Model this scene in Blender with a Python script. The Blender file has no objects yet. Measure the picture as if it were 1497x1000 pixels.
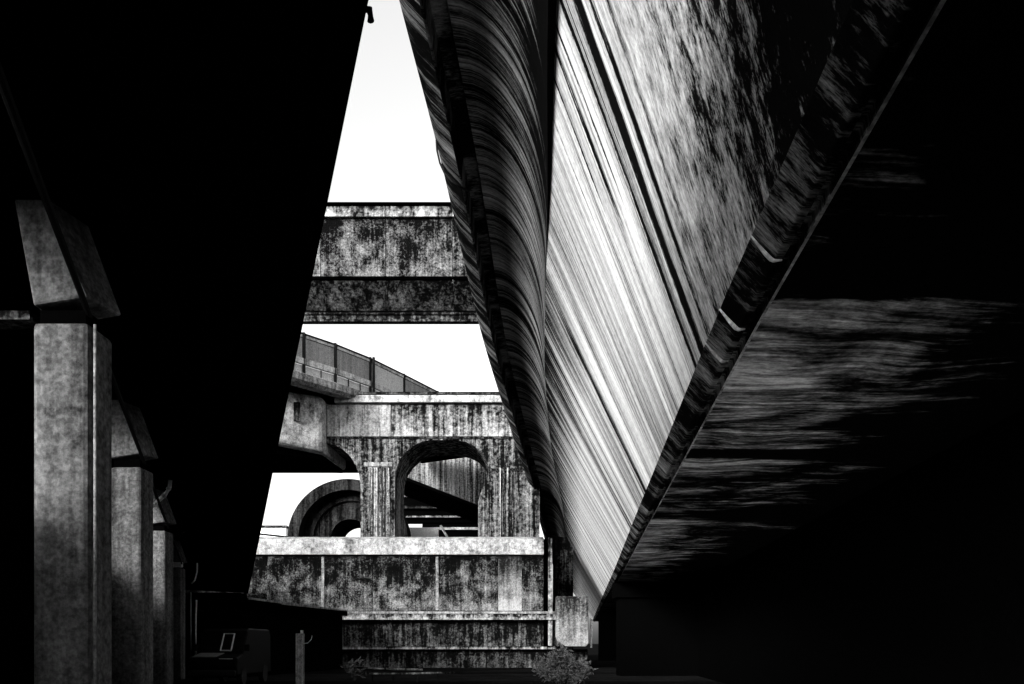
import bpy, bmesh, math, random
from mathutils import Vector
from mathutils.geometry import tessellate_polygon
random.seed(7)
R = math.radians
scn = bpy.context.scene
col = scn.collection
F, CX, HY, EYE = 1300.0, 748.5, 940.0, 1.6

def at(px, py, Y):
    """a point of the photograph at the distance Y, in metres"""
    return Vector(((px-CX)/F*Y, Y, EYE+(HY-py)/F*Y))

# ------------------------------------------------------------------ materials
class NT:
    def __init__(s, name):
        s.m = bpy.data.materials.new(name); s.m.use_nodes = True
        s.t = s.m.node_tree; s.b = s.t.nodes['Principled BSDF']
        s.b.inputs['Specular IOR Level'].default_value = 0.0
    def n(s, kind, **kw):
        k = s.t.nodes.new(kind)
        for a, v in kw.items(): setattr(k, a, v)
        return k
    def lk(s, a, b): s.t.links.new(a, b)
    def put(s, sock, v):
        if hasattr(v, 'is_output'): s.lk(v, sock)
        else: sock.default_value = v
    def obj(s): return s.n('ShaderNodeTexCoord').outputs['Object']
    def uv(s): return s.n('ShaderNodeTexCoord').outputs['UV']
    def sc(s, vec, x, y, z):
        k = s.n('ShaderNodeVectorMath', operation='MULTIPLY'); s.lk(vec, k.inputs[0]); k.inputs[1].default_value = (x, y, z)
        return k.outputs[0]
    def shift(s, vec, f):
        r = s.n('ShaderNodeObjectInfo').outputs['Random']
        c = s.n('ShaderNodeCombineXYZ'); s.lk(s.math('MULTIPLY', r, f), c.inputs[0]); s.lk(s.math('MULTIPLY', r, f*.37), c.inputs[2])
        k = s.n('ShaderNodeVectorMath', operation='ADD'); s.lk(vec, k.inputs[0]); s.lk(c.outputs[0], k.inputs[1])
        return k.outputs[0]
    def noise(s, vec, scale=1, detail=4, rough=.55, dist=0):
        k = s.n('ShaderNodeTexNoise'); s.lk(vec, k.inputs['Vector'])
        k.inputs['Scale'].default_value = scale; k.inputs['Detail'].default_value = detail
        k.inputs['Roughness'].default_value = rough; k.inputs['Distortion'].default_value = dist
        return k.outputs['Fac']
    def ramp(s, f, *pts):
        k = s.n('ShaderNodeMapRange'); k.clamp = True
        (a, va), (b, vb) = pts
        s.put(k.inputs[0], f)
        for i, v in enumerate((a, b, va, vb)): s.put(k.inputs[i+1], v)
        return k.outputs[0]
    def math(s, op, a, b=0.0, c=0.0):
        k = s.n('ShaderNodeMath', operation=op)
        s.put(k.inputs[0], a); s.put(k.inputs[1], b); s.put(k.inputs[2], c)
        return k.outputs[0]
    def mul(s, *a):
        r = a[0]
        for x in a[1:]: r = s.math('MULTIPLY', r, x)
        return r
    def mixf(s, f, a, b):
        k = s.n('ShaderNodeMix'); k.data_type = 'FLOAT'
        s.put(k.inputs[0], f); s.put(k.inputs[2], a); s.put(k.inputs[3], b)
        return k.outputs[0]
    def sep(s, vec):
        k = s.n('ShaderNodeSeparateXYZ'); s.lk(vec, k.inputs[0]); return k.outputs
    def finish(s, v, rough=.88, bump=None, strength=.4, dist=.03):
        k = s.n('ShaderNodeCombineColor')
        for i in range(3): s.put(k.inputs[i], v)
        s.lk(k.outputs[0], s.b.inputs['Base Color'])
        s.b.inputs['Roughness'].default_value = rough
        if bump is not None:
            q = s.n('ShaderNodeBump'); q.inputs['Strength'].default_value = strength; q.inputs['Distance'].default_value = dist
            s.lk(bump, q.inputs['Height']); s.lk(q.outputs[0], s.b.inputs['Normal'])
        return s.m

def plain(name, v, rough=.85, metal=0.0, spec=.12):
    t = NT(name); o = t.obj(); t.b.inputs['Specular IOR Level'].default_value = spec
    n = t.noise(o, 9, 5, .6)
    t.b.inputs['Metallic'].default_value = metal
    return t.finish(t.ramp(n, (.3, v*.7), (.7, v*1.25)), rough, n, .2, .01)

def grime(name, lo, hi, cover, streak=.5, scale=1.0, fine=3.2, soft=.10, vscale=.18, top=0.0):
    """weathered concrete: sooty blotches, vertical rain streaks, pale worn patches. cover = share of dark"""
    t = NT(name); o = t.shift(t.obj(), 37.0)
    blot = t.noise(o, .55*scale, 10, .76, .3)
    grit = t.noise(o, fine*scale*1.6, 5, .72)
    st = t.noise(t.sc(o, 2.6*scale, 2.6*scale, vscale*scale), 1, 6, .65)
    st2 = t.noise(t.sc(o, 9*scale, 9*scale, .5*scale), 1, 3, .6)
    a = t.math('ADD', t.mul(blot, 1-streak), t.mul(t.math('ADD', t.mul(st, .72), t.mul(st2, .28)), streak))
    a = t.math('ADD', t.mul(a, .72), t.mul(grit, .28))
    if top:
        gz = t.sep(t.n('ShaderNodeTexCoord').outputs['Generated'])[2]
        a = t.math('SUBTRACT', a, t.mul(t.math('SUBTRACT', gz, .45), top))
    c = .5+(cover-.5)*.30
    f = t.ramp(a, (c-soft, 0.0), (c+soft, 1.0))
    v = t.mixf(t.mul(f, t.ramp(f, (0, .55), (1, 1.0))), lo, hi)
    spec = t.ramp(t.noise(o, 14*scale, 3, .6), (.35, .55), (.62, 1.1))
    return t.finish(t.mul(v, spec), .9, grit, .5, .03)

# the long concrete surfaces carry UVs in metres: u along the deck, v across its section
def streak_mat(name, lo, hi, thr, soft, su=5.0, sv=.10, kind='plain', patchy=0.0):
    t = NT(name); w = t.uv(); u, v, _ = t.sep(w)
    # slight wander so that the runs are not ruler straight
    wob = t.noise(t.sc(w, .5, .35, 1), 1, 2, .5)
    u2 = t.math('ADD', u, t.mul(wob, .22))
    cx = t.n('ShaderNodeCombineXYZ'); t.lk(u2, cx.inputs[0]); t.lk(v, cx.inputs[1]); w2 = cx.outputs[0]
    broad = t.noise(t.sc(w2, su*.22, sv*.6, 1), 1, 3, .55)
    fine = t.noise(t.sc(w2, su, sv, 1), 1, 7, .78)
    hair = t.noise(t.sc(w2, su*4.5, sv*3, 1), 1, 3, .7)
    grit = t.noise(t.sc(w2, 22, 9, 1), 1, 4, .75)
    a = t.math('ADD', t.mul(broad, .31), t.mul(fine, .40))
    a = t.math('ADD', a, t.mul(hair, .22)); a = t.math('ADD', a, t.mul(grit, .07))
    if patchy:
        pt = t.noise(t.sc(w, .55, .35, 1), 1, 4, .6, .3)
        a = t.math('ADD', a, t.mul(t.math('SUBTRACT', pt, .5), patchy))
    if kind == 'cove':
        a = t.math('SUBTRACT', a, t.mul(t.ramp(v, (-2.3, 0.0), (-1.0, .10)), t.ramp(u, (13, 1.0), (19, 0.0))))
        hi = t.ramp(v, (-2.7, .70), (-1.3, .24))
    if kind == 'web':
        # dark top where water leaves the cove, pale run below, blotches plus painted shade on the near lower corner
        top = t.mul(t.ramp(v, (0, .11), (2.2, 0.0)), t.ramp(u, (13, 0.0), (22, 1.0)))
        a = t.math('SUBTRACT', a, top)
        brk = t.ramp(t.noise(t.sc(w2, 6, .55, 1), 1, 5, .7), (.38, .35), (.58, 1.1))
        # the wettest runs: (centre, half width, start, end down the face)
        for c, hw, v0, v1, amt in ((9.55, .20, -1, 9, .24), (9.05, .12, -1, 9, .20), (10.15, .09, -1, 9, .17), (11.15, .12, -1, 2.4, .22), (10.72, .07, -1, 2.2, .2),
                                   (11.75, .06, -1, 1.8, .16), (8.55, .10, -1, 9, .10), (12.6, .05, -1, 9, .10), (17.0, .3, 1.5, 9, .08), (18.6, .5, 1.0, 9, .10), (24, .7, 1.0, 9, .07)):
            d = t.math('ABSOLUTE', t.math('SUBTRACT', t.math('ADD', u2, t.mul(t.math('SUBTRACT', grit, .5), .10)), c+.11))
            g = t.mul(brk, t.ramp(d, (hw*.15, amt), (hw*.95, 0.0)), t.ramp(v, (v1-.5, 1.0), (v1+.3, 0.0)))
            if v0 > 0: g = t.mul(g, t.ramp(v, (v0-.5, 0.0), (v0+.5, 1.0)))
            a = t.math('SUBTRACT', a, g)
        # peeling blotches of the nearest bay; its darkening toward the camera is painted shade
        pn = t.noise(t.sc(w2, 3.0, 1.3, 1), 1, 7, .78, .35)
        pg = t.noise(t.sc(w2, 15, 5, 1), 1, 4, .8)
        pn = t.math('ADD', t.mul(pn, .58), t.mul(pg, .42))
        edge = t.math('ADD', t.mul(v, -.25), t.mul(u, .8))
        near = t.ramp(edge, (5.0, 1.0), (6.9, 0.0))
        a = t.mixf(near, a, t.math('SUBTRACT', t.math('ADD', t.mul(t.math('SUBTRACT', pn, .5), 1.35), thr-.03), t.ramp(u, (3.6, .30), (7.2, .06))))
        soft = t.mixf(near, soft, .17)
    lo_ = t.math('SUBTRACT', thr, soft); hi_ = t.math('ADD', thr, soft)
    f = t.ramp(a, (lo_, 0.0), (hi_, 1.0))
    val = t.mixf(f, lo, hi)
    val = t.mul(val, t.ramp(grit, (.3, .72), (.7, 1.15)))
    return t.finish(val, .85, hair, .35, .02)

def soffit_mat():
    t = NT('stained_shaded_soffit'); w = t.uv(); t.b.inputs['Specular IOR Level'].default_value = 0.0; u, v, _ = t.sep(w)
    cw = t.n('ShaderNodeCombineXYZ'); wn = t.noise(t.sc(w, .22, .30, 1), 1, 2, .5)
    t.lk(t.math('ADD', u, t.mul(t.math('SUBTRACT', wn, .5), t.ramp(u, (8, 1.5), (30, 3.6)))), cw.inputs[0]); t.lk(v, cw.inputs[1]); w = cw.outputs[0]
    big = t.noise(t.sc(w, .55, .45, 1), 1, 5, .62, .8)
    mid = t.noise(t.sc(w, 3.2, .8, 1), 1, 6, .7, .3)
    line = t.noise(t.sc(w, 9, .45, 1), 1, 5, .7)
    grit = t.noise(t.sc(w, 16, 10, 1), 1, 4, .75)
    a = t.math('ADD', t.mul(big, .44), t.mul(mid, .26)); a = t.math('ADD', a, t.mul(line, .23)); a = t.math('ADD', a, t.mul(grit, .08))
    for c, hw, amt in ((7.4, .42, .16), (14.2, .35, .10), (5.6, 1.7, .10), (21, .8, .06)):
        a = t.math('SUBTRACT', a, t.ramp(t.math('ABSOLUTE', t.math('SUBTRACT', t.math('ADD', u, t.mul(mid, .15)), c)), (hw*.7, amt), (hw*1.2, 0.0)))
    a = t.math('SUBTRACT', a, t.ramp(v, (1.6, 0.0), (4.2, .15)))  # shade deepening toward the right wall, painted into the tone
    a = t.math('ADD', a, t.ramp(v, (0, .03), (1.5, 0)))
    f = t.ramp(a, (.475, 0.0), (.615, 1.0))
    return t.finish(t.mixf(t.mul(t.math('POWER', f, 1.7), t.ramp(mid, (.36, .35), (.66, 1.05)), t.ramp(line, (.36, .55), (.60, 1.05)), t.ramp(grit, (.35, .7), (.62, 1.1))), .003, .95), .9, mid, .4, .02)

M = {
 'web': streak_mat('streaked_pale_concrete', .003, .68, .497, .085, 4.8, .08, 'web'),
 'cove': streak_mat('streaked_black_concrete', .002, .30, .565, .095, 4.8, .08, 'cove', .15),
 'lip': streak_mat('streaked_grey_concrete', .003, .30, .59, .09, 8.5, .3, 'lip', .3),
 'corner': streak_mat('ribbed_dark_concrete', .003, .34, .605, .11, 9.0, 2.2, 'rib', .5),
 'soffit': soffit_mat(),
 'pale': grime('pale_worn_concrete', .02, .54, .38, .30, 1.0, 2.4, .08),
 'mid': grime('stained_concrete', .004, .52, .59, .66, .95, 2.6, .075, .11, .06),
 'mott': grime('mottled_concrete', .003, .40, .70, .34, 1.6, 4.0, .085, .18, .055),
 'dim': grime('damp_concrete', .003, .26, .72, .55, 1.5, 3.2, .08, .18, .05),
 'patch': grime('repaired_concrete', .02, .44, .46, .6, 1.4, 3.0, .09),
 'flute': grime('fluted_concrete', .008, .50, .55, .9, 1.5, 3.0, .06, .05),
 'ribbed': grime('ribbed_concrete', .006, .36, .52, .92, 1.3, 3.0, .07, .05),
 'bare': grime('bare_patch_concrete', .01, .36, .50, .45, 1.4, 3.4, .10, .18, .16),
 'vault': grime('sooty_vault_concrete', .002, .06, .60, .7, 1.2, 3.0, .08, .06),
 'pier': grime('pier_concrete', .005, .30, .55, .55, 1.2, 4.6, .13, .10),
 'shade_black': plain('shade_black_concrete', .001, 1.0, 0, 0.0),  # deep shade painted as a near-black base colour, darker than real concrete
 'black': plain('black_paint', .008, .8, 0, .02),
 'steel': plain('dull_galvanised_steel', .34, .45, .6),
 'pipe': plain('pale_plastic_pipe', .72, .6),
 'glass': plain('dark_glass', .006, .25, 0, .1),
 'white': plain('white_render', .75),
 'leaf': plain('leaf_green', .14, .5),
 'stem': plain('woody_stem', .06),
 'van': plain('dark_van_paint', .004, .5, 0, .03),
 'tyre': plain('tyre_rubber', .015),
 'panel': grime('barrier_panel', .10, .40, .45, .85, 1.2, 3.0, .2, .1),
 'panelpale': grime('pale_barrier_panel', .35, .60, .35, .7, 1.2, 3.0, .2),
}

# ------------------------------------------------------------------ mesh helpers
def mesh_obj(name, verts, faces, mat, parent=None, uvs=None, smooth=False, bevel=0.0, base=None):
    me = bpy.data.meshes.new(name)
    off = Vector(parent.location) if parent and parent.parent is None else (Vector(parent.parent.location) if parent else Vector((0, 0, 0)))
    if base is not None: off = Vector(base)
    me.from_pydata([tuple(Vector(v)-off) for v in verts], [], faces)
    if uvs is not None:
        lay = me.uv_layers.new(name='UVMap')
        for l in me.loops: lay.data[l.index].uv = uvs[l.vertex_index]
    if uvs is None:
        bm = bmesh.new(); bm.from_mesh(me); bmesh.ops.recalc_face_normals(bm, faces=bm.faces); bm.to_mesh(me); bm.free()
    me.materials.append(mat)
    o = bpy.data.objects.new(name, me); col.objects.link(o)
    if parent: o.parent = parent
    if base is not None: o.location = base
    if smooth:
        for p in me.polygons: p.use_smooth = True
    if bevel:
        b = o.modifiers.new('edge', 'BEVEL'); b.width = bevel; b.segments = 2; b.limit_method = 'ANGLE'; b.angle_limit = R(40)
    return o

class MB:
    def __init__(s): s.v = []; s.f = []
    def add(s, vs, fs):
        k = len(s.v); s.v += [Vector(v) for v in vs]; s.f += [tuple(i+k for i in f) for f in fs]; return s
    def box(s, x0, x1, y0, y1, z0, z1):
        vs = [(x, y, z) for z in (z0, z1) for y in (y0, y1) for x in (x0, x1)]
        return s.add(vs, [(0, 2, 3, 1), (4, 5, 7, 6), (0, 1, 5, 4), (2, 6, 7, 3), (0, 4, 6, 2), (1, 3, 7, 5)])
    def hexa(s, lo, hi):
        n = len(lo)
        fs = [tuple(range(n-1, -1, -1)), tuple(range(n, 2*n))]
        fs += [(i, (i+1) % n, n+(i+1) % n, n+i) for i in range(n)]
        return s.add(list(lo)+list(hi), fs)
    def prism(s, outline, d):
        """closed outline (3D points in one plane) pushed along d"""
        d = Vector(d); n = len(outline); P = [Vector(p) for p in outline]
        tri = tessellate_polygon([P])
        k = len(s.v); s.v += P + [p+d for p in P]
        s.f += [tuple(i+k for i in t) for t in tri] + [tuple(i+k+n for i in reversed(t)) for t in tri]
        s.f += [(k+i, k+(i+1) % n, k+n+(i+1) % n, k+n+i) for i in range(n)]
        return s
    def tube(s, pts, r, seg=10):
        pts = [Vector(p) for p in pts]; k0 = len(s.v)
        for i, p in enumerate(pts):
            d = (pts[min(i+1, len(pts)-1)]-pts[max(i-1, 0)]).normalized()
            up = Vector((0, 0, 1)) if abs(d.z) < .9 else Vector((0, 1, 0))
            a = d.cross(up).normalized(); b = d.cross(a)
            rr = r[i] if isinstance(r, (list, tuple)) else r
            for j in range(seg):
                t = 2*math.pi*j/seg; s.v.append(p+a*rr*math.cos(t)+b*rr*math.sin(t))
        for i in range(len(pts)-1):
            for j in range(seg):
                q = k0+i*seg; s.f.append((q+j, q+(j+1) % seg, q+seg+(j+1) % seg, q+seg+j))
        s.f.append(tuple(k0+j for j in reversed(range(seg)))); q = k0+(len(pts)-1)*seg
        s.f.append(tuple(q+j for j in range(seg)))
        return s
    def build(s, name, mat, parent=None, **kw): return mesh_obj(name, s.v, s.f, mat, parent, **kw)

def thing(name, label, cat, loc, group=None):
    o = bpy.data.objects.new(name, None); col.objects.link(o); o.location = loc
    o.empty_display_size = .3
    return tag(o, label, cat, group)
def tag(o, label, cat, group=None):
    o['label'] = label; o['category'] = cat
    if group: o['group'] = group
    return o
def structure(o): o['kind'] = 'structure'; return o

def interp(pts, y):
    if y <= pts[0][0]:
        (a, va), (b, vb) = pts[0], pts[1]
    elif y >= pts[-1][0]:
        (a, va), (b, vb) = pts[-2], pts[-1]
    else:
        for i in range(len(pts)-1):
            if pts[i][0] <= y <= pts[i+1][0]: break
        # Catmull-Rom for a smooth path
        p0 = pts[max(i-1, 0)]; p1 = pts[i]; p2 = pts[i+1]; p3 = pts[min(i+2, len(pts)-1)]
        m1 = (p2[1]-p0[1])/(p2[0]-p0[0]); m2 = (p3[1]-p1[1])/(p3[0]-p1[0]); h = p2[0]-p1[0]; t = (y-p1[0])/h
        return (2*t**3-3*t*t+1)*p1[1]+(t**3-2*t*t+t)*h*m1+(-2*t**3+3*t*t)*p2[1]+(t**3-t*t)*h*m2
    return va+(vb-va)*(y-a)/(b-a)

def sweep(name, prof, ys, mat, parent, smooth=True, from_end=False):
    """prof(y) -> list of (x, z); the surface through all of them, UVs in metres"""
    V = []; U = []; Fc = []
    rows = [prof(y) for y in ys]; n = len(rows[0])
    for y, r in zip(ys, rows):
        v = -sum(math.hypot(r[j][0]-r[j-1][0], r[j][1]-r[j-1][1]) for j in range(1, n)) if from_end else 0.0
        for j, (x, z) in enumerate(r):
            if j: v += math.hypot(x-r[j-1][0], z-r[j-1][1])
            V.append((x, y, z)); U.append((y, v))
    for i in range(len(ys)-1):
        for j in range(n-1):
            a = i*n+j; Fc.append((a, a+1, a+n+1, a+n))
    return mesh_obj(name, V, Fc, mat, parent, uvs=U, smooth=smooth)

# ------------------------------------------------------------------ ground
mg = grime('dark_earth', .002, .010, .5, .1, .6)
g = MB(); g.add([(-900, -300, 0), (900, -300, 0), (900, 1500, 0), (-900, 1500, 0)], [(0, 1, 2, 3)])
structure(g.build('ground', mg))
ma = grime('pale_bounce_surface', .62, .80, .4, .1, .8)
g = MB(); g.add([(-.4, 8.4, .004), (4.6, 8.4, .004), (5.4, 16, .004), (8.6, 22, .004), (9.0, 33, .004), (.2, 33, .004)], [(0, 1, 2, 3, 4, 5)])  # pale sheet added out of view to bounce light onto the right soffit
structure(g.build('bounce_sheet', ma))
mr = grime('asphalt', .005, .014, .5, .1, 1.0)
g = MB(); g.add([(-60, 37, .004), (60, 37, .004), (60, 46, .004), (-60, 46, .004)], [(0, 1, 2, 3)])
structure(g.build('road', mr))

# ------------------------------------------------------------------ right viaduct
PAR = [(-6, -3.05), (5, -2.55), (15.2, -1.96), (20.1, -1.66), (31, -1.15), (41, -.45), (60, 1.0), (95, 3.5), (125, 5.7)]
CRE = [(-6, .2), (5, .33), (10.4, .42), (15, .60), (19, .72), (24.4, .90), (34, 1.50), (51, 2.95), (80, 5.0), (125, 8.3)]
COR = [(-6, .9), (5.2, 1.73), (8.3, 1.95), (15, 2.49), (21.7, 3.03), (39, 4.45), (60, 6.1), (95, 8.9), (125, 11.3)]
par = lambda y: interp(PAR, y)
cre = lambda y: interp(CRE, y)
cor = lambda y: interp(COR, y)
E = EYE
ys = [-14, -9] + [-4+i*1.0 for i in range(0, 60)] + [56+i*4 for i in range(0, 18)]
vd = thing('box_girder_viaduct', 'wide streaked box girder viaduct with curved cove and pale web on the right', 'viaduct', (2.5, 12, 0))
sweep('parapet', lambda y: [(par(y)+.45, E+12.5), (par(y)-.02, E+12.5), (par(y)-.06, E+11.9), (par(y)-.02, E+11.2), (par(y)+.04, E+10.95), (par(y)+.20, E+10.72), (par(y)+.50, E+10.42)], ys, M['lip'], vd)
sweep('drip_groove', lambda y: [(par(y)+.50, E+10.42), (par(y)+.545, E+10.42), (par(y)+.56, E+10.95), (par(y)+.84, E+10.98), (par(y)+.92, E+10.62)], ys, M['corner'], vd, smooth=False)
def bulge(y): return max(0.0, min(1.0, (17.5-y)/7.0))
def cove(y):
    a = par(y)+.92; c = cre(y); out = []
    for i in range(15):
        t = i/14
        x = a+(c-a)*(math.sin(t*math.pi/2)**.95); z = 10.62-3.12*(1-math.cos(t*math.pi/2))**.9
        out.append((x, E+z))
    b = bulge(y)
    out[-1] = (c, E+7.5-.10*b)
    return out
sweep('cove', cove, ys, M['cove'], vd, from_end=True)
sweep('drip_edge', lambda y: [(cre(y), E+7.5-.10*bulge(y)), (cre(y)+.09*bulge(y), E+7.5-.08*bulge(y)), (cre(y)+.002+.10*bulge(y), E+7.498-.04*bulge(y))], ys, M['cove'], vd, smooth=False)
def web(y):
    a = cre(y)+.002+.10*bulge(y); zt = 7.498-.04*bulge(y); c = cor(y)
    return [(a+(c-a)*t, E+zt+(3.14-zt)*t) for t in (i/8 for i in range(9))]
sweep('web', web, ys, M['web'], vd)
def round_corner(y):
    c = cor(y); out = [(c, E+3.14)]
    for a in (15, 40, 65, 90): out.append((c+.02+.16*math.sin(R(a)), E+2.96+.16*(1-math.sin(R(a))) if a < 90 else E+2.96))
    out += [(c+.24, E+2.955), (c+.25, E+3.0), (c+.30, E+3.0), (c+.31, E+2.93)]
    return out
sweep('corner_rib', round_corner, ys, M['corner'], vd)
sweep('soffit_lip', lambda y: [(cor(y)+.31, E+2.93), (cor(y)+.335, E+2.93), (cor(y)+.34, E+3.0)], ys, M['pale'], vd, smooth=False)
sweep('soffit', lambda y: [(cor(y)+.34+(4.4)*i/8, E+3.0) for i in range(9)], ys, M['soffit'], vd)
sweep('deck_slab', lambda y: [(cor(y)+4.74, E+3.0), (cor(y)+4.74, E+11.6), (par(y)+.45, E+11.6), (par(y)+.45, E+12.5)], ys, M['shade_black'], vd, smooth=False)
for yj, w in ((6.85, .022), (8.35, .028), (9.3, .026)):           # cast joints that ring the lower corner
    pr = [(x, z) for x, z in round_corner(yj)[:6]]
    m = MB(); P = []
    for k, (x, z) in enumerate(pr): P.append((x-.004, yj+.05*math.sin(k/5*math.pi)*.6, z-.004))
    m.tube(P, [w*q for q in (.3, .6, .9, 1.0, .8, .35)], 6)
    m.build('joint_band', M['pale'], vd, smooth=True)
m = MB(); m.tube([at(*p) for p in ((638, 205, 19.6), (639, 220, 18.9), (643, 238, 18.7), (650, 253, 18.5), (660, 265, 18.4), (672, 273, 18.5), (685, 279, 18.9))], .022, 6)
tag(m.build('cable', M['black'], base=tuple(at(645, 250, 18.6)), smooth=True), 'thin black cable looping below the outer lip of the streaked viaduct', 'cable')
# pier that carries it at the far side, and the retaining wall below its right edge
pw = thing('wall_pier', 'broad black wall pier closing the space under the right viaduct', 'pier', (6, 43, 0))
MB().box(5.2, 9.2, 43, 44.4, 0, E+2.2).build('shaft', M['shade_black'], pw)
MB().box(5.02, 9.3, 42.8, 44.6, E+2.203, E+2.94).build('pier_cap', M['shade_black'], pw)
pf = thing('wall_pier', 'far black wall pier at the tip of the right viaduct beyond the shrub', 'pier', (10, 80, 0))
MB().box(7.9, 16, 80, 81.4, 0, E+2.9).build('shaft', M['shade_black'], pf)
rw = MB()
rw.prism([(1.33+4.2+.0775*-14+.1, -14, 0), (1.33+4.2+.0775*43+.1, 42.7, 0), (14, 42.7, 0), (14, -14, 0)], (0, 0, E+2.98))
tag(rw.build('black_wall', M['shade_black'], base=(8, 20, 0)), 'long black retaining wall under the right edge of the streaked viaduct', 'wall')

# ------------------------------------------------------------------ left viaduct
def lz(y): return 4.3 if y < 40 else 4.3-1.2*((y-40)/16.0)
def lx(y): return -.3078*y+.205*lz(y)
lys = [-12, -8, -4, -1] + [1+i*1.5 for i in range(0, 26)]+[40+i*1.6 for i in range(0, 11)]
lv = thing('slab_viaduct', 'low black slab viaduct filling the upper left', 'viaduct', (-6, 20, 0))
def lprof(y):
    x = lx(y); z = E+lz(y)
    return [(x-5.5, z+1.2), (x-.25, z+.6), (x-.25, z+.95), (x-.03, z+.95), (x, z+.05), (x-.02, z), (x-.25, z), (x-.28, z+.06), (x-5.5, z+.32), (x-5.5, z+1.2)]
dk = sweep('deck_slab', lprof, lys, M['shade_black'], lv, smooth=False)
for yy in (lys[0], lys[-1]):
    p = lprof(yy)[:-1]; m = MB(); m.prism([(x, yy-.01, z) for x, z in p], (0, .02, 0)); m.build('end_diaphragm', M['shade_black'], lv)
for off in (1.7,):
    sweep('girder', lambda y: [(lx(y)-off, E+lz(y)+.3), (lx(y)-off, E+lz(y)-.04), (lx(y)-off-.4, E+lz(y)-.04), (lx(y)-off-.4, E+lz(y)+.3)], [y for y in lys if y < 41], M['shade_black'], lv, smooth=False)
ky = 6.12
MB().tube([(lx(ky)-.02, ky, E+4.36), (lx(ky)+.02, ky, E+4.36), (lx(ky)+.03, ky, E+4.28)], .025, 10).build('drain_spout', M['black'], lv)
p = lprof(56); MB().box(lx(56)-8, lx(56)-.06, 54.4, 55.9, 0, E+lz(56)-.02).build('end_or_added_wall', M['shade_black'], lv)
MB().box(-14, 12, -15, -14.1, 0, E+2.9).build('end_or_added_wall', M['shade_black'], lv)  # unseen wall added behind the camera to hold back low sky light
# piers
colw = [(88, 9.0, .57), (183.5, 16.4, .585), (225, 25.7, .66), (254.5, 38.5, .58)]
names = ['nearest and tallest pale concrete pier at far left with drainpipe on its side',
         'second pale pier from the left, sharp edged and evenly lit',
         'third pier from the left, slim and grey behind the pale slanting pipe',
         'farthest dim pier, last and smallest of the row at left']
for i, (px, y, w) in enumerate(colw):
    x = (px-CX)/F*y; h = E+3.26
    t = thing('bridge_pier', names[i], 'pier', (x, y+w/2, 0), 'piers under the left viaduct')
    MB().box(x-w/2, x+w/2, y, y+w, 0, h-.01).build('column', M['pier'], t, bevel=.05)
    MB().box(x-w/2+.05, x+w/2-.05, y+.06, y+w-.06, h-.008, h+.13).build('bearing', M['shade_black'], t)
    hz = h+.135; top = E+lz(y)+.19
    lo = [(x-w/2+.02, y-.02, hz+.01), (x+w/2+.0, y-.02, hz+.10), (x+w/2+.10, y+w, hz+.12), (x-w/2+.02, y+w, hz+.01)]
    hi = [(x-w/2-.18, y-.02, top), (x+w/2-.40, y-.02, top), (x+w/2-.26, y+w, top), (x-w/2-.18, y+w, top)]
    MB().hexa(lo, hi).build('pier_cap', M['pier'], t, bevel=.03)
    if i == 0:
        MB().tube([(x+w/2+.045, y+.05, .1), (x+w/2+.045, y+.05, h-.02)], .016, 8).build('drainpipe', M['patch'], t)
# dark service duct running along the heads of the piers
m = MB(); m.tube([(-4.26-.338*(y-9), y-.12, E+3.37) for y in (5.0, 9, 16.4, 25.7, 38.0)], .032, 8)
tag(m.build('service_duct', M['black'], base=(-7, 20, 0)), 'thin black duct running past the heads of the left piers', 'duct')
m = MB(); a = at(-30, 463, 9.6); b = at(47, 463, 9.25); m.box(a.x-.6, b.x, 9.2, 9.5, b.z-.045, b.z+.045)
tag(m.build('tie_beam', M['dim'], base=(a.x, 9.3, 0)), 'short grey beam meeting the nearest pier from the frame edge', 'beam')
wx = lambda y: -6.75-.332*(y-9)
lw = thing('black_wall', 'added black wall behind the left piers, with gaps that pass the sun', 'wall', (-12, 24, 0))  # added wall, shaped to steer sun onto the upper piers
def wall_piece(name, y0, y1, z0, z1, th=1.2):
    MB().prism([(wx(y0), y0, z0), (wx(y1), y1, z0), (wx(y1)-th, y1, z0), (wx(y0)-th, y0, z0)], (0, 0, z1-z0)).build(name, M['shade_black'], lw)
wall_piece('added_base_wall', 4.4, 62, 0, 3.75)  # height set to shade the feet of the piers
for y0, y1 in ((4.4, 5.7), (8.9, 13.2), (15.0, 22.6), (25.6, 62)): wall_piece('added_upper_wall', y0, y1, 3.753, E+5.1 if y1 < 30 else E+4.9)  # gaps let sun through to the piers, solid runs cut sky light
# pipes between the piers
def pipe(pts, r, label, mat='pipe', collars=()):
    P = [at(*p) for p in pts]
    t = thing('drain_pipe', label, 'pipe', P[0])
    MB().tube(P, r, 10).build('tube', M[mat], t, smooth=True)
    for c in collars:
        a = at(*c[0]); b = at(*c[1]); MB().tube([a, b], r*1.25, 10).build('collar', M['steel'], t)
    return t
pipe([(211, 752, 24.5), (216, 746, 24.5), (237, 727, 24.4), (242, 722, 24.4), (248, 712, 24.4), (249, 702, 24.4)], .055,
     'pale slanting drainpipe with collars between second and third piers', 'pipe', [((213, 750, 24.5), (217, 746, 24.5)), ((238, 726, 24.4), (241, 723, 24.4)), ((246, 716, 24.4), (247, 713, 24.4))])
pipe([(265, 780, 36), (297, 761, 36)], .028, 'thin diagonal strut above the farthest left pier', 'steel')
pipe([(288, 823, 37), (288, 836, 37), (285, 848, 37), (280, 853, 37)], .035, 'short bent pipe hanging beside the farthest left pier', 'pipe')
pipe([(287, 877, 37), (286, 905, 37), (286, 990, 37)], .04, 'upright pale pipe standing right of the farthest left pier', 'pipe')
pipe([(279, 866, 37.3), (279, 990, 37.3)], .02, 'thin dark upright pipe close to the farthest left pier', 'steel')
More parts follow.
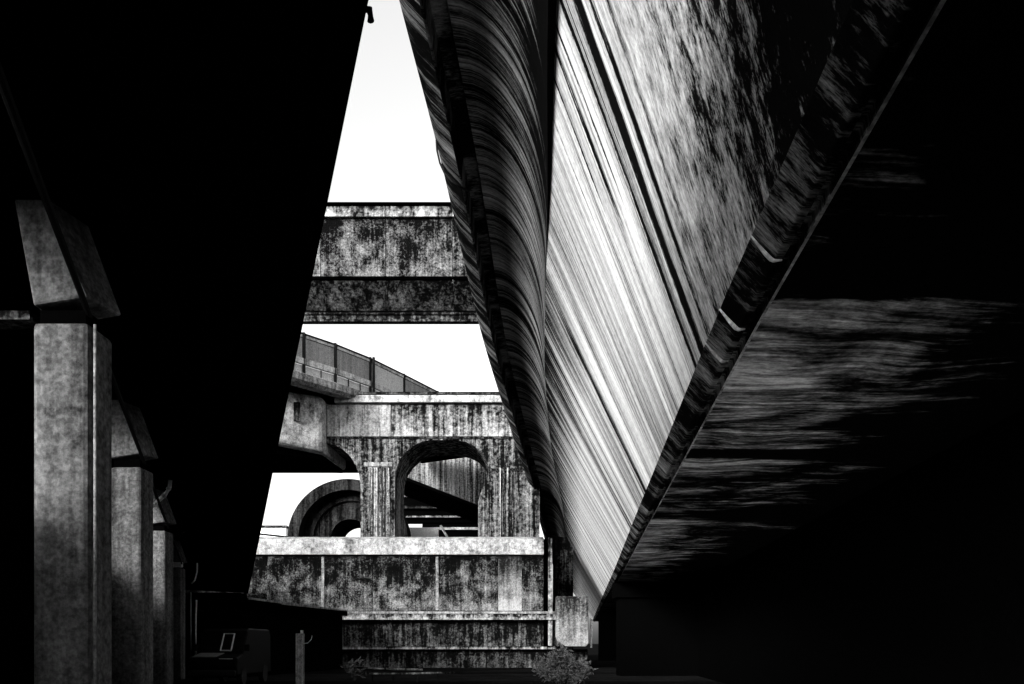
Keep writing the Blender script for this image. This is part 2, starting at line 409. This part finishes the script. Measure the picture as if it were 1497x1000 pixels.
# pale bracket on the farthest pier
b = at(255, 825, 38.2)
tag(MB().box(b.x-.2, b.x+.3, 38.2, 38.42, b.z-.12, b.z+.1).build('junction_box', M['pipe'], base=tuple(b), bevel=.03), 'small pale box fixed at the head of the farthest left pier', 'box')

# ------------------------------------------------------------------ high flyover
YA = 38.0
fl = thing('high_flyover', 'level grime stained flyover crossing high behind both dark viaducts', 'flyover', (-6, YA, 0))
za = lambda py, Y=YA: EYE+(HY-py)/F*Y
XA = [-34, -24.5, -16, -8.18, -5.4, -2.55, -.6, 6.5, 15, 24, 34]
def yz_prism(m, x0, x1, prof): return m.prism([(x0, y, z) for y, z in prof], (x1-x0, 0, 0))
for i in range(len(XA)-1):
    a, b = XA[i]+.012, XA[i+1]-.012
    m = MB(); yz_prism(m, a, b, [(YA, za(404)), (YA, za(320)), (YA+.35, za(320)), (YA+.35, za(404))]); m.build('wall_panel', M['mott'], fl, bevel=.02)
    m = MB(); yz_prism(m, a, b, [(YA-.16, za(319)), (YA-.10, za(303)), (YA+.45, za(301)), (YA+.45, za(319))]); m.build('coping', M['mid'], fl, bevel=.02)
    m = MB(); yz_prism(m, a, b, [(YA+.12, za(406)), (YA+.45, za(407)), (YA+.5, za(406)), (YA+.5, za(405)+.4), (YA+.12, za(405)+.0)]); m.build('drip_joint', M['shade_black'], fl)
    m = MB(); yz_prism(m, a, b, [(YA+.16, za(407)-.03), (YA+1.2, za(454, YA+1.2)), (YA+2.2, za(454, YA+1.2)), (YA+2.2, za(400))]); m.build('haunch', M['dim'], fl)
m = MB(); yz_prism(m, -34, 34, [(YA-.10, za(301.8)), (YA-.22, za(300.6)), (YA-.22, za(299)), (YA+.5, za(299)), (YA+.5, za(301.8))]); m.build('cap_edge', M['shade_black'], fl)
yb = YA+1.22
m = MB(); yz_prism(m, -34, 34, [(yb, za(456, yb)), (yb-.06, za(457, yb)), (yb-.06, za(460, yb)), (yb+.02, za(461, yb)), (yb+.02, za(466, yb)), (yb-.03, za(467, yb)), (yb-.03, za(470, yb)), (yb+.35, za(470, yb)), (yb+.35, za(456, yb))]); m.build('bottom_beam', M['dim'], fl)
m = MB(); yz_prism(m, -34, 34, [(YA+.46, za(340)), (YA+2.3, za(340)), (YA+2.3, za(330)), (YA+.46, za(330))]); m.build('road_slab', M['shade_black'], fl)
for xx in (-30, 30):
    MB().box(xx-.9, xx+.9, YA+.3, YA+1.9, 0, za(471, yb)).build('pier', M['mid'], fl)

# ------------------------------------------------------------------ arcaded bent
YB = 60.0
ab = thing('arcaded_viaduct', 'stained concrete viaduct with rounded arched openings behind the low wall', 'viaduct', (-6, YB, 0))
front = [(472, 592), (812, 592), (812, 640), (789, 650), (789, 973), (699, 973), (699, 735), (702, 722), (708, 709), (713, 697), (714.5, 686), (712, 674), (705, 662.5), (695, 653), (682, 646.5), (666, 643.5), (632, 643), (617, 645.5), (604, 652), (592, 662), (583, 675), (578, 690), (577, 702), (577, 973), (527, 973), (527, 712), (525, 694), (520, 680), (512, 667), (502, 657.5), (490, 651), (478, 648.5), (472, 648)]
m = MB(); m.prism([at(px, py if py < 960 else 974, YB) for px, py in front], (0, 5.2, 0)); m.build('arcade_wall', M['mid'], ab)
# impost and string courses, fluted pier faces, proud of the wall
def slab(px0, px1, py0, py1, Y, d, name, mat, parent, bevel=.0):
    a = at(px0, py0, Y); b = at(px1, py1, Y)
    return MB().box(a.x, b.x, Y-d, Y+.002 if d > 0 else Y, b.z, a.z).build(name, mat, parent, bevel=bevel)
slab(478, 812, 638.6, 641.2, YB, .10, 'string_course', M['dim'], ab)
slab(478, 571, 592, 638, YB, .05, 'wall_panel', M['patch'], ab)
slab(572.2, 640, 592, 638, YB, .05, 'wall_panel', M['mid'], ab)
slab(641.2, 812, 592, 638, YB, .05, 'wall_panel', M['mid'], ab)
for x0, x1 in ((541, 545), (547, 552), (554, 558), (560, 563), (566, 570), (729, 732), (735, 738), (741, 744), (747, 750)):
    slab(x0, x1, 684, 972, YB, .08, 'flute', M['flute'], ab)
slab(532, 574, 676, 682, YB, .06, 'impost', M['patch'], ab)
slab(717, 788, 685, 688, YB, .07, 'impost', M['dim'], ab)
m = MB(); yz_prism(m, at(490, 0, YB).x, 5.0, [(YB-.35, za(590, YB)), (YB-.28, za(579, YB)), (YB+.9, za(577, YB)), (YB+.9, za(590, YB))]); m.build('coping', M['pale'], ab, bevel=.05)
m = MB(); yz_prism(m, at(520, 0, YB).x, 5.0, [(YB-.2, za(576.9, YB)), (YB-.2, za(574, YB)), (YB+.6, za(574, YB)), (YB+.6, za(576.9, YB))]); m.build('rail_kerb', M['dim'], ab)

# ------------------------------------------------------------------ curved ramp with noise barrier
rp = thing('curved_ramp', 'curved ramp with a panelled noise barrier bending behind the arcaded viaduct', 'ramp', (-13, 56, 0))
Zl, Zt = 17.0, 19.85
def on(px, py, z): Y = z*F/(HY-py); return ((px-CX)/F*Y, Y)
path = [on(380, 466, Zt), on(412, 476, Zt), on(446, 488, Zt), on(492, 503.5, Zt), on(543, 524, Zt), on(592, 548, Zt), (-5.0, 71.6), (-1.5, 77)]
path[6] = on(641, 573, Zt)
def poly_at(i, off):
    p = Vector(path[i]); d = (Vector(path[min(i+1, len(path)-1)])-Vector(path[max(i-1, 0)])).normalized()
    n = Vector((d.y, -d.x)); return p+n*off
def ramp_sweep(name, offz, mat, idx, **kw):
    m = MB(); n = len(offz); vs = []
    # resample for a smooth curve
    for i in idx:
        for off, z in offz: q = poly_at(i, off); vs.append((q.x, q.y, EYE+z))
    fs = []
    for k in range(len(idx)-1):
        for j in range(n): a = k*n+j; b = k*n+(j+1) % n; fs.append((a, b, b+n, a+n))
    fs += [tuple(range(n)), tuple(range((len(idx)-1)*n, len(idx)*n))]
    m.add(vs, fs); return m.build(name, mat, rp, **kw)
ramp_sweep('ledge', [(.50, Zl+.12), (.70, Zl+.02), (.70, Zl-.42), (.45, Zl-.6), (-.3, Zl-.6), (-.3, Zl+.12)], M['patch'], range(0, 8))
ramp_sweep('deck_slab', [(-.31, Zl+.3), (-.31, Zl-.58), (-8, Zl-.58), (-8, Zl+.3)], M['shade_black'], range(0, 8))
for i in range(0, 6):
    pa = poly_at(i, 0); pb = poly_at(i+1, 0); d = (pb-pa).normalized(); n = Vector((d.y, -d.x))
    def pan(name, za_, zb_, th, mat, g=.06, off=0):
        a = pa+d*g+n*off; b = pb-d*g+n*off
        lo = [(a.x, a.y, EYE+za_), (b.x, b.y, EYE+za_), (b.x-n.x*th, b.y-n.y*th, EYE+za_), (a.x-n.x*th, a.y-n.y*th, EYE+za_)]
        hi = [(x, y, z-za_+zb_) for x, y, z in lo]
        return MB().hexa(lo, hi).build(name, mat, rp)
    pan('barrier_panel', Zl+1.25, Zt-.32, .08, M['panelpale' if i == 4 else 'panel'])
    pan('top_rail', Zt-.11, Zt, .2, M['black'], 0, .06)
    pan('top_strip', Zt-.28, Zt-.115, .16, M['pale'], .06, .04)
    pan('shadow_gap', Zt-.318, Zt-.282, .06, M['shade_black'])
    pan('mid_rail', Zl+.85, Zl+1.22, .24, M['pale'], .06, .1)
    pan('kick_panel', Zl+.125, Zl+.80, .08, M['panelpale'], .06, -.06)
    L = (pb-pa).length; k = int(L/.9)
    for j in range(1, k):
        q = pa+d*(L*j/k)+n*.0
        MB().box(q.x-.03, q.x+.03, q.y-.03, q.y+.03, EYE+Zl+.13, EYE+Zl+.80).build('fin', M['dim'], rp)
    q = pb
    MB().box(q.x-.13, q.x+.02, q.y-.22, q.y+.05, EYE+Zl+.3, EYE+Zt+.03).build('post', M['black'], rp)
    if i == 3: MB().box(q.x+.1, q.x+.25, q.y-.22, q.y+.05, EYE+Zl+.3, EYE+Zt+.03).build('post', M['black'], rp)
# box girder under the ledge; its end meets the arcaded viaduct
a = at(395, 590, 57.0); b = at(471, 590, 59.0)
bz0, bz1 = EYE+12.65, EYE+Zl-.62
box = [(a.x-6, a.y-2.4), (a.x, a.y), (b.x, b.y), (b.x+.4, b.y+6.5), (a.x-6, a.y+6)]
m = MB(); lo = [(x, y, bz0+(.35 if k < 2 else 0)) for k, (x, y) in enumerate(box)]; hi = [(x, y, bz1) for x, y in box]
m.hexa(lo, hi); m.build('box_girder', M['pale'], rp, bevel=.25)
s0 = at(434, 590, 57.9)
MB().box(s0.x-.2, s0.x+.2, 57.84, 58.0, at(0, 616, 57.9).z, at(0, 588, 57.9).z).build('bracket', M['dim'], rp)
m = MB(); m.hexa([(x, y, bz0-.25) for x, y in [(a.x-6, a.y-1.4), (a.x, a.y+1.0), (b.x-.2, b.y+1.0), (b.x+.2, b.y+6), (a.x-6, a.y+6)]], [(x, y, bz0+.36) for x, y in [(a.x-6, a.y-1.4), (a.x, a.y+1.0), (b.x-.2, b.y+1.0), (b.x+.2, b.y+6), (a.x-6, a.y+6)]])
m.build('soffit', M['shade_black'], rp)
MB().box(a.x-9, at(577, 0, 66).x, 65.6, 66.2, bz0-.0, bz0+3.6).build('far_girder', M['shade_black'], rp)
MB().box(-25.5, -23.9, 58, 60, 0, bz0-.3).build('pier', M['mid'], rp)

# ------------------------------------------------------------------ low wall in front
YD = 57.0
lwt = thing('low_viaduct_wall', 'mottled concrete wall with a bright coping spanning the bottom centre', 'wall', (-7, YD, 0))
dx = lambda px, Y=YD: (px-CX)/F*Y
edges = [250, 330, 390.5, 473, 545, 615, 640, 728, 763, 795]
mats = ['mott', 'mott', 'mott', 'mott', 'mott', 'mott', 'mott', 'bare', 'mott']
for i in range(len(edges)-1):
    a, b = dx(edges[i])+.012, dx(edges[i+1])-.012
    m = MB(); yz_prism(m, a, b, [(YD, za(893, YD)), (YD, za(813, YD)), (YD+.5, za(813, YD)), (YD+.5, za(893, YD))]); m.build('wall_panel', M[mats[i]], lwt, bevel=.015)
    m = MB(); yz_prism(m, a, b, [(YD+.35, za(945, YD)), (YD+.35, za(906, YD)), (YD+.8, za(906, YD)), (YD+.8, za(945, YD))]); m.build('lower_panel', M['dim'], lwt)
m = MB(); yz_prism(m, dx(250), dx(795), [(YD-.30, za(811.5, YD)), (YD-.14, za(788, YD)), (YD+.7, za(783, YD)), (YD+.7, za(811.5, YD))]); m.build('coping', M['pale'], lwt, bevel=.05)
m = MB(); yz_prism(m, dx(250), dx(812), [(YD-.10, za(897, YD)), (YD-.10, za(894, YD)), (YD+.4, za(893.4, YD)), (YD+.4, za(897, YD))]); m.build('string_course', M['patch'], lwt)
m = MB(); yz_prism(m, dx(250), dx(812), [(YD-.22, za(906, YD)), (YD-.05, za(897.3, YD)), (YD+.6, za(897.3, YD)), (YD+.6, za(906, YD))]); m.build('ledge', M['mid'], lwt)
m = MB(); yz_prism(m, dx(250), dx(812), [(YD+.12, za(949, YD)), (YD+.12, za(945.4, YD)), (YD+.85, za(945.4, YD)), (YD+.85, za(949, YD))]); m.build('plinth_band', M['mid'], lwt)
m = MB(); yz_prism(m, dx(250), dx(860), [(YD+.5, 0), (YD+.5, za(949.2, YD)), (YD+1, za(949.2, YD)), (YD+1, 0)]); m.build('plinth', M['dim'], lwt)
MB().box(dx(250), dx(803), YD+.81, YD+1.3, .1, za(786, YD)).build('backing', M['shade_black'], lwt)
for k in (470, 637):
    MB().box(dx(k), dx(k+4), YD-.05, YD+.1, za(892, YD), za(814, YD)).build('pilaster', M['patch'], lwt)
# end return with the pilaster and the rounded corner block
MB().box(dx(801.5), dx(807.5), YD-.05, YD+.5, za(944, YD), za(786, YD)).build('pilaster', M['mid'], lwt, bevel=.03)
MB().box(dx(808.5, 62), dx(838, 62), 62, 62.5, .05, za(785, 62)).build('end_wall', M['dim'], lwt)
MB().box(dx(808.5), dx(858), YD+.3, YD+.8, za(944, YD), za(880, YD)).build('lower_return', M['dim'], lwt)
w0, w1, zt_, zb_ = dx(812), dx(858), za(873, YD), za(945, YD)
prof = [(w0, zt_), (w1, zt_), (w1, zb_+.2), (w1-.15, zb_)]
rr = .75
prof += [(w0+rr-rr*math.sin(R(a)), zb_+rr-rr*math.cos(R(a))) for a in range(0, 91, 10)]
m = MB(); m.prism([(x, YD-1.2, z) for x, z in prof], (0, 1.45, 0)); m.build('corner_block', M['bare'], lwt, bevel=.05)
MB().box(dx(862), dx(864.5), YD-.6, YD-.4, za(947, YD), za(905, YD)).build('downpipe', M['pipe'], lwt)

# ------------------------------------------------------------------ beyond the arches
YV = 80.0
va = thing('vaulted_bridge', 'dark stepped barrel vault seen through the left arched opening', 'bridge', (-15, YV, 0))
def ring(name, c, r_out, r_in, Y, depth, mat, a0=0, a1=180):
    cx = (c[0]-CX)/F*Y; cz = EYE+(HY-c[1])/F*Y; k = Y/F; m = MB(); vs = []; n = 36
    for yy in (Y, Y+depth):
        for r in (r_out, r_in):
            for j in range(n+1):
                t = R(a0+(a1-a0)*j/n); vs.append((cx+r*k*math.cos(t), yy, cz+r*k*math.sin(t)))
    fs = []; N = n+1
    for j in range(n):
        fs += [(j, j+1, N+j+1, N+j), (2*N+j, 3*N+j, 3*N+j+1, 2*N+j+1), (j, 2*N+j, 2*N+j+1, j+1), (N+j, N+j+1, 3*N+j+1, 3*N+j)]
    fs += [(0, N, 3*N, 2*N), (n, 2*N+n, 3*N+n, N+n)]
    m.add(vs, fs); return m.build(name, mat, va)
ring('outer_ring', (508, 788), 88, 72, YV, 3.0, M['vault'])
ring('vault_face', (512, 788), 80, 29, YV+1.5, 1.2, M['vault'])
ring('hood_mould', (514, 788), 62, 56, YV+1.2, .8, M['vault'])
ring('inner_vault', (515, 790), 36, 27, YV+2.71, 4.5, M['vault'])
base_y = at(420, 788, YV)
MB().box(base_y.x-.1, base_y.x+12, YV+.1, YV+3, 0, base_y.z-.01).build('footing', M['shade_black'], va)
# slanting girder and dark stack of beams beyond the second opening
sg = thing('sloping_girder', 'streaked girder slanting down behind the second arched opening', 'girder', at(640, 700, 82))
P = [at(560, 622, 82), at(760, 690, 82), at(760, 762, 82), at(560, 684, 82)]
m = MB(); m.prism(P, (0, .6, 0)); m.build('web', M['ribbed'], sg)
m = MB(); m.prism([at(560, 684.6, 82.0)+Vector((0, .1, 0)), at(760, 762.6, 82)+Vector((0, .1, 0)), at(760, 764, 82)+Vector((0, 8, -.4)), at(560, 687, 82)+Vector((0, 8, -.4))], (0, 0, -.25)); m.build('soffit', M['shade_black'], sg)
m = MB(); m.prism([at(560, 600, 82)+Vector((0, .7, 0)), at(790, 690, 82)+Vector((0, .7, 0)), at(790, 650, 82)+Vector((0, .7, 0)), at(560, 560, 82)+Vector((0, .7, 0))][::-1], (0, 6, 0))
st = thing('stacked_beams', 'dark stack of horizontal beams low behind the second arched opening', 'beams', at(650, 745, 92))
Yk = 92.0
for n_, (p0, p1, mt) in enumerate(((690, 716, 'shade_black'), (717, 727, 'dim'), (728, 739, 'shade_black'), (740.5, 744, 'dim'), (745, 754, 'shade_black'), (754.5, 757, 'mid'), (757.6, 764, 'shade_black'))):
    x0 = at(585, p0, Yk); x1 = at(735, p1, Yk); dd = (0, .3, .1, .5, .05, .4, .0)[n_]
    MB().box(x0.x, x1.x, Yk-dd, Yk+1.2, x1.z, x0.z).build('beam', M[mt], st)
x0 = at(617, 764.4, Yk); x1 = at(735, 790, Yk)
MB().box(x0.x, x1.x, Yk+.2, Yk+1.0, 0, x0.z-.02).build('backing_wall', M['shade_black'], st)
MB().box(x0.x+1.6, x1.x, Yk-.1, Yk+.16, at(0, 774.5, Yk).z, at(0, 771, Yk).z).build('rail', M['pale'], st)
a = at(644, 768, 88); b = at(654, 785, 88)
tag(MB().tube([a, b], .12, 8).build('raking_strut', M['pale'], base=tuple(a)), 'pale leaning strut low inside the second arched opening', 'strut')
a = at(560, 771, 86); b = at(641, 790, 86)
o = MB().box(a.x, b.x, 86, 86.4, 0, a.z).build('site_hoarding', M['panelpale'], base=(a.x, 86, 0))
tag(o, 'pale hoarding low in the second arched opening', 'hoarding')
bd = thing('flat_roof_building', 'far white flat roofed block beside the dark left viaduct', 'building', at(395, 790, 118))
a = at(340, 771, 118); b = at(418, 790, 118)
MB().box(a.x, b.x, 118, 126, 0, a.z).build('wall', M['white'], bd)
MB().box(a.x-.2, b.x+.15, 117.7, 126.2, a.z+.003, a.z+.22).build('roof', M['dim'], bd)
MB().tube([at(365, 779.5, 100), at(392, 782, 100), at(430, 786, 100)], .12, 6).build('cable', M['black'], bd)

# ------------------------------------------------------------------ shed and small things by the road
sh = thing('shed', 'black shed with a thin pale metal eave at lower left', 'shed', (-13, 47, 0))
p0 = at(362, 873, 40.7); p1 = at(508, 892.5, 55.0)
d = (p1-p0); z0 = p0.z; z1 = p1.z
q0 = at(499, 905, 54.0)
m = MB(); m.prism([(p0.x-.3, p0.y+.05, 0), (p1.x-.3, p1.y-.05, 0), (p1.x-12, p1.y-.05, 0), (p0.x-12, p0.y+.05, 0)], (0, 0, z1-.36)); m.build('wall', M['shade_black'], sh)
ro = MB(); ro.hexa([(p0.x, p0.y, z0-.2), (p1.x, p1.y, z1-.35), (p1.x-12.4, p1.y, z1-.3), (p0.x-12.4, p0.y, z0-.2)], [(p0.x, p0.y, z0-.03), (p1.x, p1.y, z1-.03), (p1.x-12.4, p1.y, z1+.0), (p0.x-12.4, p0.y, z0)]); ro.build('roof', M['shade_black'], sh)
n = Vector((d.y, -d.x, 0)).normalized()
for f0, f1, hh in ((0, .27, .10), (.275, 1.0, .15)):
    a = p0+d*f0; b = p0+d*f1; hb = hh if f0 == 0 else .06
    lo = [a+n*.05+Vector((0, 0, -hh)), b+n*.05+Vector((0, 0, -hb)), b-n*.02+Vector((0, 0, -hb)), a-n*.02+Vector((0, 0, -hh))]
    hi = [a+n*.05, b+n*.05, b-n*.02, a-n*.02]
    MB().hexa(lo, hi).build('eave_trim', M['patch'], sh)
ps = thing('concrete_post', 'square pale post with a hook standing before the black shed', 'post', at(437, 1000, 33))
a = at(432, 926, 33); b = at(443, 926, 33)
MB().box(a.x, b.x, 33, 33.28, 0, a.z).build('post', M['patch'], ps, bevel=.02)
MB().box(b.x-.1, b.x-.01, 33.02, 33.1, a.z+.003, a.z+.12).build('pin', M['steel'], ps)
MB().tube([at(444, 941, 33), at(450, 940, 33), at(455, 935, 33), at(456, 929, 33)], .02, 8).build('hook', M['steel'], ps)

# guard rail by the road
gr = thing('guard_rail', 'low pale two bar guard rail in front of the mottled wall', 'guard rail', at(590, 1000, 36))
for (x0, y0, x1, y1) in ((518, 976, 618, 979), (540, 985, 664, 983)):
    a = at(x0, y0, 36); b = at(x1, y1, 36); MB().tube([a, (a+b)/2+Vector((0, 0, -.02)), b], .04, 8).build('rail', M['mid'], gr)
for px in (545, 575, 610, 640):
    a = at(px, 978, 36.1); MB().box(a.x-.03, a.x+.03, 36.05, 36.12, 0, a.z).build('post', M['black'], gr)

# parked van in the dark below the left viaduct
vx, vy = -11.1, 33.0
vn = thing('parked_van', 'dark parked van with a pale framed windscreen under the left viaduct', 'van', (vx, vy, 0))
def car_box(name, prof, w, mat, parent=vn, bevel=.06, x=0):
    m = MB(); m.prism([(vx+x-w/2, vy+y, z) for y, z in prof], (w, 0, 0)); return m.build(name, mat, parent, bevel=bevel)
body = car_box('body', [(0, .42), (-.05, .75), (.02, 1.05), (.75, 1.2), (1.35, 2.05), (1.6, 2.16), (4.4, 2.16), (4.6, 1.9), (4.65, .4)], 1.8, M['van'])
ws = MB(); ws.hexa([(vx-.75, vy+.775, 1.27), (vx+.75, vy+.775, 1.27), (vx+.75, vy+.80, 1.25), (vx-.75, vy+.80, 1.25)], [(vx-.68, vy+1.27, 1.99), (vx+.68, vy+1.27, 1.99), (vx+.68, vy+1.29, 1.97), (vx-.68, vy+1.29, 1.97)]); ws.build('windscreen', M['glass'], vn)
fr = MB()
for (xa, ya, xb, yb_) in ((.02, 1.30, .02, 1.96), (.42, 1.30, .42, 1.96)):
    t0 = (ya-1.27)/.72*.5; t1 = (yb_-1.27)/.72*.5
    fr.tube([(vx+xa, vy+.765+t0, ya), (vx+xb, vy+.765+t1, yb_)], .03, 6)
fr.tube([(vx+.02, vy+.785, 1.31), (vx+.42, vy+.785, 1.31)], .03, 6); fr.tube([(vx+.02, vy+1.24, 1.96), (vx+.42, vy+1.24, 1.96)], .02, 6)
fr.build('window_frame', M['pipe'], vn)
MB().hexa([(vx-.8, vy+.02, 1.07), (vx+.1, vy+.02, 1.07), (vx+.2, vy+.72, 1.205), (vx-.7, vy+.72, 1.205)], [(vx-.8, vy+.02, 1.09), (vx+.1, vy+.02, 1.09), (vx+.2, vy+.72, 1.225), (vx-.7, vy+.72, 1.225)]).build('bonnet_highlight', M['steel'], vn)  # pale plate standing in for a highlight on the bonnet
car_box('bumper', [(-.16, .35), (-.16, .58), (0, .6), (0, .35)], 1.76, M['tyre'])
for sx in (-1, 1):
    MB().tube([(vx+sx*.68, vy-.07, .82), (vx+sx*.68, vy+.02, .82)], .11, 14).build('headlight', M['glass'], vn)
    for wy in (.8, 3.7):
        wh = MB().tube([(vx+sx*.72, vy+wy, .34), (vx+sx*.92, vy+wy, .34)], .34, 20).build('wheel', M['tyre'], vn)
    MB().box(vx+sx*1.0-.1, vx+sx*1.0+.1, vy+.85, vy+.95, 1.3, 1.55).build('wing_mirror', M['black'], vn, bevel=.03)
MB().box(vx+.25, vx+.75, vy-.085, vy-.06, 1.0, 1.03).build('badge_strip', M['pipe'], vn)

# plants
def bush(name, c, rx, rz, n, size, label, seed):
    rnd = random.Random(seed); t = thing(name, label, 'shrub', (c[0], c[1], 0))
    st_ = MB(); lf = MB()
    tips = []
    for k in range(26):
        a = rnd.uniform(0, 6.28); q = rnd.random()**.6
        tip = Vector((c[0]+rx*q*math.cos(a), c[1]+rx*q*math.sin(a)*.8, c[2]+rz*(1-.55*q*q)*rnd.uniform(.75, 1.05)))
        mid = Vector((c[0]+rx*.35*q*math.cos(a), c[1]+rx*.3*q*math.sin(a), (c[2]+tip.z)*.5))
        st_.tube([(c[0]+.05*math.cos(a), c[1]+.05*math.sin(a), c[2]), mid, tip], [.03, .02, .008], 5); tips.append((mid, tip))
    for k in range(n):
        mid, tip = rnd.choice(tips); p = mid.lerp(tip, rnd.random()**.5)+Vector((rnd.gauss(0, .10), rnd.gauss(0, .10), rnd.gauss(0, .08)))
        L = size*rnd.uniform(.6, 1.3); dv = Vector((rnd.gauss(0, 1), rnd.gauss(0, 1)-.2, rnd.gauss(.25, .7))).normalized()
        sv = dv.cross(Vector((rnd.gauss(0, .5), rnd.gauss(0, .5)+1, rnd.gauss(0, .5)))).normalized()*L*.13
        up = dv.cross(sv).normalized()*L*.08
        lf.add([p, p+dv*L*.5+sv+up, p+dv*L, p+dv*L*.5-sv+up], [(0, 1, 2, 3)])
    st_.build('stems', M['stem'], t); lf.build('leaves', M['leaf'], t)
    return t
c = at(822, 1000, 31)
bush('leafy_shrub', (c.x, 31, 0), .98, 1.40, 3000, .18, 'leafy shrub with narrow pointed leaves at the foot of the streaked viaduct', 3)
c = at(517, 985, 38)
bush('small_weed', (c.x, 38, 0), .45, .95, 110, .26, 'sparse low weed by the dark shed', 5)

# ------------------------------------------------------------------ light, sky and camera
EL, AZ = 20.0, 222.0            # the sun stands behind the camera, to the left
w = bpy.data.worlds.new('World'); scn.world = w; w.use_nodes = True
nt = w.node_tree; bg = nt.nodes['Background']
sky = nt.nodes.new('ShaderNodeTexSky'); sky.sky_type = 'NISHITA'; sky.sun_disc = False
sky.sun_elevation = R(EL); sky.sun_rotation = R(AZ); sky.air_density = 1.5; sky.dust_density = 5.0
bw = nt.nodes.new('ShaderNodeRGBToBW'); nt.links.new(sky.outputs[0], bw.inputs[0]); nt.links.new(bw.outputs[0], bg.inputs['Color'])
bg.inputs['Strength'].default_value = .135
sd = bpy.data.lights.new('sun', 'SUN'); sd.energy = 1.5; sd.angle = R(14); sd.color = (1, .995, .985)
so = bpy.data.objects.new('sun', sd); col.objects.link(so)
az = R(AZ); el = R(EL)
to_sun = Vector((math.sin(az)*math.cos(el), math.cos(az)*math.cos(el), math.sin(el)))
so.rotation_euler = (-to_sun).to_track_quat('-Z', 'Y').to_euler(); so.location = (0, -10, 40)

cd = bpy.data.cameras.new('camera'); cam = bpy.data.objects.new('camera', cd); col.objects.link(cam)
cam.location = (0, 0, EYE); cam.rotation_euler = (R(90), 0, 0)
cd.sensor_width = 36; cd.lens = 36*F/1497; cd.shift_y = (HY-500)/1497; cd.clip_start = .1; cd.clip_end = 4000
scn.camera = cam
vs_ = scn.view_settings; vs_.view_transform = 'Standard'; vs_.look = 'None'; vs_.gamma = 1; vs_.use_curve_mapping = False; vs_.exposure = 2.0
scn.cycles.max_bounces = 6
